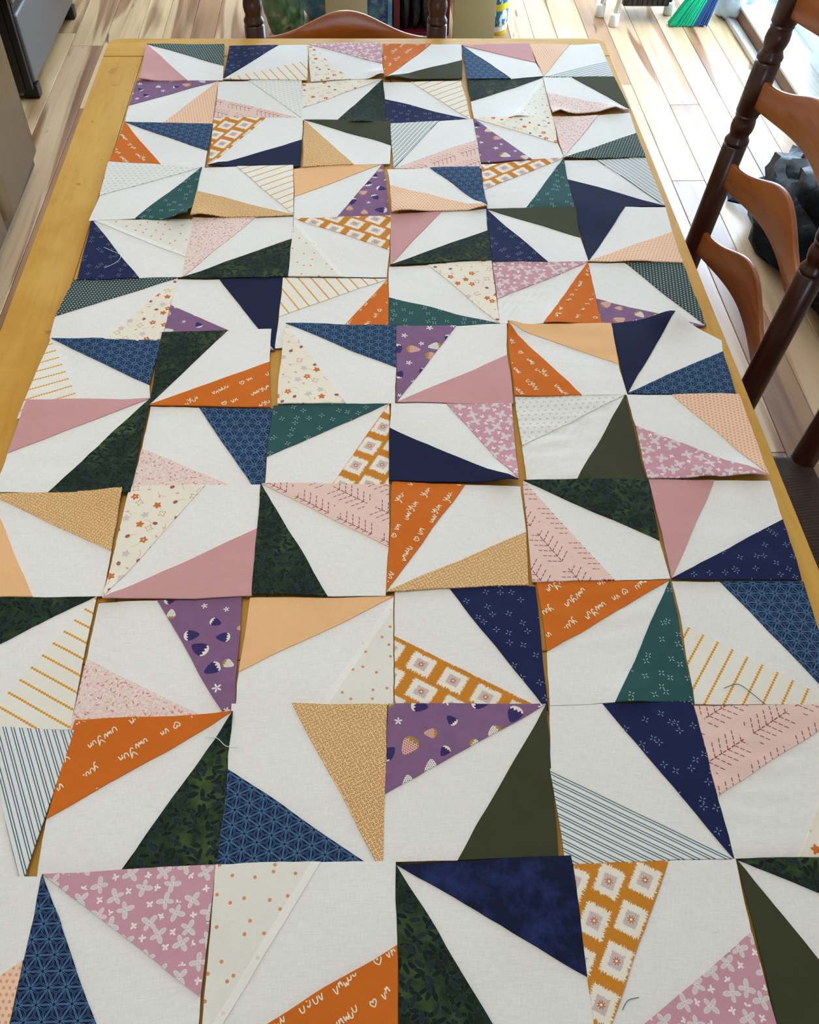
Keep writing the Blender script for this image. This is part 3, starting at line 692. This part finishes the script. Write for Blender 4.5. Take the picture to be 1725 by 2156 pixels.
def handwriting(T, A, ux, uy, zf, parent, seed):
    g = random.Random(seed); bm = bmesh.new(); n = 0
    vx, vy = -uy, ux; h = 0.0064
    row = -0.16 + g.uniform(0, 0.01); k = g.randrange(8)
    while row < 0.17:
        col = -0.05 + g.uniform(-0.02, 0.01)
        while col < 0.20:
            wd = WORDS[k % 8][0]; k += 1; x = col
            for q, ch in enumerate(wd):
                dy = row + g.uniform(-0.0015, 0.0015) + q*0.0007; sc_ = h*g.uniform(0.8, 1.1)
                for stroke in GL[ch]:
                    pts = [(A[0]+ux*(x+a*sc_)+vx*(dy+b*sc_), A[1]+uy*(x+a*sc_)+vy*(dy+b*sc_)) for a, b in smooth_pts(stroke)]
                    run = []
                    for p in pts + [None]:
                        if p is not None and inside(p, T, 0.0008): run.append(p)
                        else:
                            if len(run) > 1: ribbon(bm, run, 0.00115, zf); n += 1
                            run = []
                x += sc_*(1.15 if ch in 'Yh' else 0.82)
            col = x + g.uniform(0.008, 0.02)
        row += g.uniform(0.023, 0.029)
    if n:
        o = bmo('printed_writing', bm, M['ink'], parent); o['kind'] = 'stuff'; o['label'] = 'cream handwritten strokes and hearts'
    else: bm.free()

KITE_RNG = random.Random(11)
for b in BLOCKS:
    r, c, a, f1, f2 = b[:5]; P = [(b[5+2*i]*1e-4, b[6+2*i]*1e-4) for i in range(6)]
    cor, U, V = P[:4], P[4], P[5]
    A, N, O, Q = cor[a], cor[(a+1) % 4], cor[(a+2) % 4], cor[(a+3) % 4]
    cx = sum(p[0] for p in cor)/4; cy = sum(p[1] for p in cor)/4
    where = 'far' 
    row = '%s row from far end' % ORD[r] if r < 12 else 'nearest row'
    pair = '%s and %s' % (FNAME[f1][0], FNAME[f2][0])
    t = thing('quilt_block', '%s quilt block, %s from left in the %s' % (pair, ORD[c], row), 'quilt block', (cx, cy, TZ), 0, 'quilt blocks laid out on the table')
    zf = lambda x, y, r=r, c=c, cx=cx, cy=cy: cloth_z(x+cx, y+cy, r, c, 1)-TZ
    loc = lambda p: (p[0]-cx, p[1]-cy)
    wf = lambda x, y, cx=cx, cy=cy: (lambda q: (q[0]-cx, q[1]-cy))(warp(x+cx, y+cy))
    n = 10 if r < 5 else (13 if r < 9 else 16)
    ang = KITE_RNG.uniform(-0.15, 0.15); ca, sa = math.cos(ang), math.sin(ang); ox, oy = KITE_RNG.uniform(0, 9), KITE_RNG.uniform(0, 9)
    me = patch([(loc(A), loc(U), loc(O)), (loc(A), loc(O), loc(V))], n, zf, lambda x, y: (x*ca-y*sa+ox, x*sa+y*ca+oy), wf=wf)
    k = link('white_kite', me, fabric('white'), t)
    for (f, T, e) in ((f1, (A, N, U), U), (f2, (A, V, Q), V)):
        T = [loc(p) for p in T]; A2 = loc(A); e = loc(e)
        ux, uy = e[0]-A2[0], e[1]-A2[1]; L = math.hypot(ux, uy) or 1; ux /= L; uy /= L
        ox, oy = KITE_RNG.uniform(0, 9), KITE_RNG.uniform(0, 9)
        if f == 'ystripe': uvf = lambda x, y: (x*ux+y*uy+ox, -x*uy+y*ux+oy)
        else: uvf = lambda x, y: (x*ux+y*uy+ox, -x*uy+y*ux+oy)
        me = patch([T], n, zf, uvf, 0.0018, 0.0012, wf, (lambda x, y: abs((x-A2[0])*uy-(y-A2[1])*ux)) if f == 'creamdot' else None)
        o = link('fabric_triangle', me, fabric(f), t); o['label'] = FNAME[f][1]
        if f == 'orange': handwriting(T, A2, ux, uy, lambda x, y: zf(x, y)+0.0012+0.00025, o, r*10+c)

# ------------------------------------------------------------------ ladder-back chairs with rush seats
LEAN = math.tan(R(5.2))
def post_path(z): return (LEAN*max(0.0, z-0.45), 0.0)
def bulb(z0, z1):
    L = z1-z0
    return [(0.0222, z0-0.003), (0.0190, z0), (0.0224, z0+0.05*L), (0.0226, z0+0.13*L), (0.0188, z0+0.24*L), (0.0176, z0+0.32*L), (0.0202, z0+0.46*L), (0.0214, z0+0.60*L), (0.0206, z0+0.74*L), (0.0186, z0+0.86*L), (0.0208, z0+0.95*L), (0.0190, z1), (0.0222, z1+0.003)]
POST = [(0.015, 0.0), (0.018, 0.01), (0.021, 0.25), (0.022, 0.45), (0.022, 0.6)] + bulb(0.746, 0.804) + bulb(0.898, 0.959) + [(0.022, 1.05), (0.018, 1.056), (0.022, 1.066), (0.024, 1.082), (0.018, 1.100), (0.006, 1.108)]
def slat_mesh(zc):
    n = 28; half = 0.185; vs = []; fs = []
    sec = [(-1, .85), (-.6, 1), (.6, 1), (1, .85), (1, -.85), (.6, -1), (-.6, -1), (-1, -.85)]
    for i in range(n+1):
        y = -half + 2*half*i/n; q = 0.5+0.5*math.cos(math.pi*y/half)
        zu = zc + 0.024 + 0.046*q**1.35; zl = zc - 0.024 + 0.012*q
        x0 = 0.022*(1-(y/half)**2)
        for sx, sz in sec:
            z = (zu+zl)/2 + (zu-zl)/2*(1 if sz > 0 else -1) - (0.003 if abs(sz) < 1 else 0)*(1 if sz > 0 else -1)
            vs.append((x0 + LEAN*(z-0.45) + sx*0.005, y, z))
    for i in range(n):
        for k in range(8):
            fs.append((i*8+k, i*8+(k+1) % 8, (i+1)*8+(k+1) % 8, (i+1)*8+k))
    fs.append(tuple(range(8))[::-1]); fs.append(tuple(n*8+k for k in range(8)))
    me = mesh('slat', vs, fs, True); me.set_sharp_from_angle(angle=R(60)); return me
def rush_mesh():
    N = 210; vs = []; fs = []; xr, xf, yb, yf = 0.014, -0.395, 0.213, 0.250; zt = 0.463; rr = 0.016; pitch = 0.0062
    for i in range(N+1):
        s = i/N; x = xr+(xf-xr)*s; hw = yb+(yf-yb)*s
        for j in range(N+1):
            y = hw*(2*j/N-1)
            dr, df, ds = xr-x, x-xf, hw-abs(y); d = min(dr, df, ds)
            u = y if d in (dr, df) else x
            u2 = d
            z = zt - (rr - math.sqrt(max(0.0, rr*rr-(rr-min(d, rr))**2))) - 0.006*min(1, d/0.16)
            z += 0.0021*abs(math.sin(math.pi*u/pitch)) + 0.0008*noise.noise((x*40, y*40, 0))
            vs.append((x, y, z))
    for i in range(N):
        for j in range(N):
            a = i*(N+1)+j; fs.append((a, a+1, a+N+2, a+N+1))
    k = len(vs)
    return mesh('rush_seat', vs, fs, True)
def make_chair(label, loc, rz):
    t = thing('ladder_back_chair', label, 'chair', loc, rz, 'ladder back chairs around the table')
    for y in (-0.2, 0.2):
        o = lathe('back_post', M['chair_dark'], POST, t, 20, post_path); o.location = (0, y, 0)
    for z in (0.546, 0.693, 0.846, 0.999): link('slat', slat_mesh(z), M['slat'], t)
    for y in (-0.225, 0.225):
        o = lathe('front_leg', M['chair_dark'], [(0.015, 0), (0.018, 0.01), (0.021, 0.2), (0.021, 0.44), (0.017, 0.458), (0.008, 0.466)], t); o.location = (-0.382, y, 0)
    link('rush_seat', rush_mesh(), M['rush'], t)
    for p, q in (((0, -0.2, 0.435), (0, 0.2, 0.435)), ((-0.382, -0.225, 0.435), (-0.382, 0.225, 0.435)), ((0, -0.2, 0.435), (-0.382, -0.225, 0.435)), ((0, 0.2, 0.435), (-0.382, 0.225, 0.435))):
        tube('seat_rail', M['chair_dark'], [p, q], 0.013, t)
    for z in (0.14, 0.26):
        for s in (-1, 1): tube('stretcher', M['chair_dark'], [(0, s*0.2, z), (-0.19, s*0.2125, z), (-0.382, s*0.225, z)], [0.008, 0.012, 0.008], t)
        tube('stretcher', M['chair_dark'], [(-0.382, -0.225, z+0.04), (-0.382, 0, z+0.04), (-0.382, 0.225, z+0.04)], [0.008, 0.012, 0.008], t)
    tube('stretcher', M['chair_dark'], [(0, -0.2, 0.2), (0, 0, 0.2), (0, 0.2, 0.2)], [0.008, 0.011, 0.008], t)
    return t
c1 = make_chair('dark ladder-back chair whose curved slats show in front of the black bag', (0.675, 1.40, 0), R(2))
def copy_thing(src, label, loc, rz):
    r = src.copy(); COL.objects.link(r); r.location = loc; r.rotation_euler = (0, 0, rz); r['label'] = label
    for ch in list(src.children):
        q = ch.copy(); COL.objects.link(q); q.parent = r
    return r
copy_thing(c1, 'dark chair at table side showing its woven rush seat', (0.767, 0.862, 0), R(5))
copy_thing(c1, 'dark ladder-back chair at the far end of the table', (-0.030, 2.095, 0), R(90))

# ------------------------------------------------------------------ kitchen appliances on the left
fr = thing('refrigerator', 'brushed steel side-by-side refrigerator left of the table', 'refrigerator', (-1.42, 2.405, 0))
def lbox(nm, mat, par, x0, x1, y0, y1, z0, z1, bev=0.0, seg=2):
    ox, oy = par.location.x, par.location.y
    bm = bmesh.new(); add_box(bm, x0-ox, x1-ox, y0-oy, y1-oy, z0, z1, bev, seg); return bmo(nm, bm, mat, par, bev > 0)
lbox('cabinet_body', M['black'], fr, -1.80, -1.10, 1.955, 2.855, 0.02, 1.76, 0.004)
for y0, y1 in ((1.95, 2.4105), (2.4165, 2.862)):
    bm = bmesh.new(); n = 14; pts = []
    for i in range(n+1):                                            # gently bowed front with rounded sides
        s = i/n; y = y0+(y1-y0)*s; e = min(s, 1-s)*(y1-y0)
        pts.append((-1.045+0.015*math.sin(math.pi*(y-1.95)/0.912) - (0.020*(1-e/0.022)**2 if e < 0.022 else 0), y))
    pts = [(-1.095, y0)] + pts + [(-1.095, y1)]
    vs = [bm.verts.new((x+1.42, y-2.405, 0.055)) for x, y in pts]; f = bm.faces.new(vs)
    ex = bmesh.ops.extrude_face_region(bm, geom=[f]); bmesh.ops.translate(bm, vec=(0, 0, 1.69), verts=[v for v in ex['geom'] if isinstance(v, bmesh.types.BMVert)])
    hz = [e for e in bm.edges if abs(e.verts[0].co.z-e.verts[1].co.z) < 1e-4 and min(e.verts[0].co.x, e.verts[1].co.x) > 0.33]
    bmesh.ops.bevel(bm, geom=hz, offset=0.012, segments=3, affect='EDGES')
    d = bmo('door', bm, M['steel'], fr, True)
    yh = 2.37 if y0 < 2 else 2.457
    tube('handle', M['steel'], [(0.36, yh-2.405, 0.62), (0.43, yh-2.405, 0.66), (0.435, yh-2.405, 1.0), (0.43, yh-2.405, 1.36), (0.36, yh-2.405, 1.40)], 0.012, d)
lbox('toe_grille', M['black'], fr, -1.10, -1.065, 1.97, 2.84, 0.012, 0.05, 0.003)
for y in (2.0, 2.81): lbox('foot', M['black'], fr, -1.16, -1.12, y-0.02, y+0.02, 0.0, 0.02)
rg = thing('range', 'dark steel kitchen range with black trim past the refrigerator', 'range', (-1.48, 3.66, 0))
lbox('body', M['black'], rg, -1.80, -1.185, 3.29, 4.03, 0.03, 0.90, 0.004)
dw = lbox('drawer', M['dark_steel'], rg, -1.185, -1.150, 3.315, 4.012, 0.055, 0.285, 0.010, 3)
lbox('drawer_edge', M['black'], dw, -1.1850+1.48, -1.1500+1.48, 3.296-3.66, 3.313-3.66, 0.045, 0.285) if False else None
lbox('trim_strip', M['black'], rg, -1.184, -1.160, 3.291, 3.312, 0.04, 0.90, 0.003)
lbox('oven_door', M['dark_steel'], rg, -1.185, -1.150, 3.315, 4.012, 0.315, 0.74, 0.010, 3)
lbox('trim_strip', M['black'], rg, -1.184, -1.158, 3.315, 4.012, 0.2865, 0.3135, 0.002)
tube('handle', M['black'], [(0.33, -0.32, 0.69), (0.38, -0.31, 0.69), (0.38, 0.31, 0.69), (0.33, 0.32, 0.69)], 0.012, rg)
lbox('control_panel', M['black'], rg, -1.185, -1.155, 3.30, 4.02, 0.76, 0.90, 0.006)
lbox('cooktop', M['black'], rg, -1.80, -1.150, 3.285, 4.035, 0.902, 0.918, 0.004)
for y in (3.335, 4.0): lbox('foot', M['black'], rg, -1.205, -1.150, y-0.022, y+0.022, 0.0, 0.048, 0.006)

# ------------------------------------------------------------------ rack with goods along the far side
rk = thing('storage_rack', 'beige rack with wide flat uprights beyond the far chair', 'rack', (0.2, 3.9, 0))
for x0, x1 in ((-0.130, 0.030), (0.365, 0.528)):
    for y in (3.76, 4.16): lbox('upright', M['beige'], rk, x0, x1, y, y+0.02, 0.0, 0.78, 0.002)
for z in (0.44, 0.76): lbox('shelf', M['beige'], rk, -0.135, 0.533, 3.7815, 4.159, z, z+0.018, 0.002)
def blob(name, mat, c, rad, amp, seed, label, cat, flat=0.004, freq=5.0, shape=None, sub=4):
    bm = bmesh.new(); bmesh.ops.create_icosphere(bm, subdivisions=sub, radius=1.0)
    for v in bm.verts:
        p = v.co.copy(); d = 1 + amp*(noise.noise(p*1.6+Vector((seed, 0, 0))) + 0.55*(1-2*abs(noise.noise(p*freq*0.6+Vector((0, seed, 0))))) + 0.22*(1-2*abs(noise.noise(p*freq*1.5+Vector((seed, seed, 0))))))
        q = p*d; q = Vector((q.x*rad[0], q.y*rad[1], q.z*rad[2]))
        if shape: q = shape(q)
        q.z = max(q.z + c[2], flat); v.co = Vector((q.x, q.y, q.z))
    o = bmo(name, bm, mat, None, True); o.location = (c[0], c[1], 0); tag(o, label, cat); return o
blob('snack_bag', M['green_bag'], (-0.305, 3.86, 0.17), (0.075, 0.065, 0.17), 0.28, 3.0, 'green crumpled bag on the floor left of the rack', 'bag', shape=lambda q: Vector((q.x + 0.10*min(0, q.z+0.02)*-0.6, q.y, q.z)))
blob('snack_bag', M['blue_bag'], (-0.150, 4.00, 0.18), (0.10, 0.10, 0.19), 0.16, 8.0, 'pale blue crumpled bag behind the left rack upright', 'bag')
cb = thing('carton', 'blue-green printed carton beside the maroon crate', 'carton', (0.075, 3.93, 0))
lbox('panel', M['blue_box'], cb, 0.005, 0.110, 3.84, 4.05, 0.001, 0.36, 0.003)
lbox('blue_edge', M['blue_bag'], cb, 0.1105, 0.128, 3.835, 4.05, 0.001, 0.36, 0.002)
cr = thing('crate', 'maroon crate of dark packets standing inside the rack', 'crate', (0.25, 3.93, 0))
for (a, b, c2, d2) in ((0.134, 0.158, 3.83, 4.06), (0.332, 0.356, 3.83, 4.06), (0.1585, 0.3315, 4.04, 4.06)): lbox('side_panel', M['maroon'], cr, a, b, c2, d2, 0.001, 0.34, 0.003)
lbox('base_panel', M['maroon'], cr, 0.1585, 0.3315, 3.83, 4.039, 0.001, 0.012)
for i in range(4):
    for k in range(2):
        g = random.Random(i*7+k); pk = blob('snack_packet', M['dark_pack'], (0.182+0.042*i, 3.88+0.09*k, 0.135), (0.019, 0.034, 0.12), 0.16, i+4.0*k, 'dark shiny packet %s from the left in the %s row of the maroon crate' % (ORD[i+1], 'front' if k == 0 else 'back'), 'packet', 0.0135, sub=3)
        pk['group'] = 'dark packets in the crate'
cn = thing('wipes_canister', 'yellow canister with blue labels beside the right rack upright', 'canister', (0.556, 3.87, 0))
lathe('body', M['label_yellow'], [(0.034, 0.0), (0.036, 0.004), (0.036, 0.20), (0.033, 0.206)], cn, 24)
def band(nm, mat, z0, z1, tilt): 
    vs, fs = [], []
    for i in range(25):
        a = 2*math.pi*i/24; s = tilt*math.cos(a)
        for z in (z0+s, z1+s): vs.append((0.0366*math.cos(a), 0.0366*math.sin(a), z))
    for i in range(24): fs.append((2*i, 2*i+2, 2*i+3, 2*i+1))
    return link(nm, mesh(nm, vs, fs, True), mat, cn)
m, t, p = new_mat('blue_label_with_white_marks'); o = texco(t)
put(t, p.inputs['Base Color'], mix(ramp(nz(scl(o, 70, 70, 26), 1.0, 1), 0.54, 0.58), rgb(36, 118, 166), rgb(226, 234, 238))); M['marks'] = m
band('blue_label', M['marks'], 0.036, 0.092, 0.008); band('blue_label', M['marks'], 0.118, 0.165, 0.008); band('white_label', M['vinyl'], 0.014, 0.032, 0.008)

sd = thing('equipment_stand', 'black box on chrome legs with white rubber feet beyond the table', 'stand', (1.14, 4.03, 0))
for (x, y, mt, dx) in ((1.040, 3.925, 'chrome', 0.014), (1.000, 4.02, 'chrome', 0.02), (1.293, 4.04, 'black', -0.008), (1.25, 4.14, 'black', -0.008)):
    lg = tube('leg', M[mt], [(x-1.14, y-4.03, 0.02), (x-1.14+dx, y-4.03+0.004, 0.12), (x-1.14+2.6*dx, y-4.03+0.012, 0.42)], 0.0115, sd, 12)
    ft = lathe('rubber_foot', M['white_rubber'], [(0.017, 0.0), (0.020, 0.003), (0.020, 0.046), (0.016, 0.050)], lg, 18); ft.location = (x-1.14, y-4.03, 0)
lbox('black_box', M['black'], sd, 1.075, 1.265, 3.955, 4.13, 0.062, 0.40, 0.008)
for k in range(8): lbox('grille_slat', M['black'], sd, 1.09+k*0.021, 1.104+k*0.021, 3.949, 3.954, 0.07, 0.36)

br = thing('broom', 'broom with green and blue bristles beside the pale blue bag', 'broom', (1.40, 3.93, 0))
bmg, bmb = bmesh.new(), bmesh.new(); g = random.Random(2)
for i in range(330):
    s = g.random(); x0 = 1.270+0.155*s; xt = 1.385+0.075*s; yy = g.uniform(-0.022, 0.022)
    tube_bm(bmg if s < 0.62+g.uniform(-0.03, 0.03) else bmb, [(x0-1.40, yy, 0.003+g.uniform(0, 0.006)), ((x0*0.5+xt*0.5)-1.40+0.004, yy*0.9, 0.11), (xt-1.40, yy*0.7, 0.225)], 0.0023, 4)
for nm, bm, mt in (('green_bristles', bmg, 'brush_green'), ('blue_bristles', bmb, 'brush_blue')):
    o = bmo(nm, bm, M[mt], br, False); o['kind'] = 'stuff'
lbox('brush_head', M['label_blue'], br, 1.378, 1.468, 3.900, 3.960, 0.218, 0.275, 0.008)
tube('handle', M['vinyl'], [(0.023, 0.0, 0.27), (0.10, 0.25, 0.85), (0.17, 0.50, 1.40)], 0.0115, br, 12)
blob('plastic_bag', M['pale_bag'], (1.545, 4.03, 0.20), (0.085, 0.13, 0.20), 0.16, 21.0, 'pale blue plastic bag on the floor by the door step', 'bag', 0.004, shape=lambda q: Vector((q.x*1.0+max(0, q.z+0.06)*0.55, q.y, q.z)))

bb = blob('bin_bag', M['black_bag'], (1.350, 2.27, 0.12), (0.175, 0.34, 0.15), 0.24, 12.0, 'shiny black bag heaped on the floor behind the chair', 'bag', 0.004, 7.0)
bm = bmesh.new()
pp = [(-0.175, 0.40, 0.02), (-0.19, 0.33, 0.015), (-0.10, 0.20, 0.06), (0.0, 0.22, 0.13), (-0.06, 0.34, 0.10)]
vv = [bm.verts.new(q) for q in pp]; f = bm.faces.new(vv); ex = bmesh.ops.extrude_face_region(bm, geom=[f]); bmesh.ops.translate(bm, vec=(0, 0, -0.006), verts=[v for v in ex['geom'] if isinstance(v, bmesh.types.BMVert)])
bmo('loose_flap', bm, M['black_bag'], bb)
tg = box('tag', M['vinyl'], -0.02, 0.03, 0.05, 0.12, -0.004, 0.004, 0.002, bb); tg.location = (0.06, 0.10, 0.275); tg['label'] = 'small cream tag'

# ------------------------------------------------------------------ loose threads on the cloth
def thread(pts, mat, r, c, label, lift=0.0021):
    P = [(x, y, cloth_z(x, y, r, c, 1)+lift) for x, y in smooth_pts(pts, 5)]
    o = tube('loose_thread', mat, P, 0.00038, None, 5); tag(o, label, 'thread', 'loose threads on the blocks')
thread([(0.372, 0.470), (0.388, 0.474), (0.400, 0.462), (0.413, 0.447), (0.430, 0.442)], M['thread_green'], 10, 6, 'grey-green thread curled on the yellow-striped triangle at right')
thread([(-0.415, 1.285), (-0.402, 1.276), (-0.385, 1.262), (-0.388, 1.244), (-0.405, 1.230)], M['thread'], 5, 1, 'white thread looped on the navy triangle at the left edge')
thread([(-0.172, 0.432), (-0.160, 0.430), (-0.150, 0.421), (-0.138, 0.420)], M['thread'], 11, 2, 'pale thread across the tip of a dark leafy triangle')
thread([(0.203, 0.168), (0.209, 0.175), (0.219, 0.177)], M['thread_green'], 12, 5, 'short grey-green thread lying near the front on white cloth')
thread([(0.296, 0.226), (0.300, 0.227)], M['thread'], 12, 6, 'tiny white lint scrap on the olive triangle at front right')
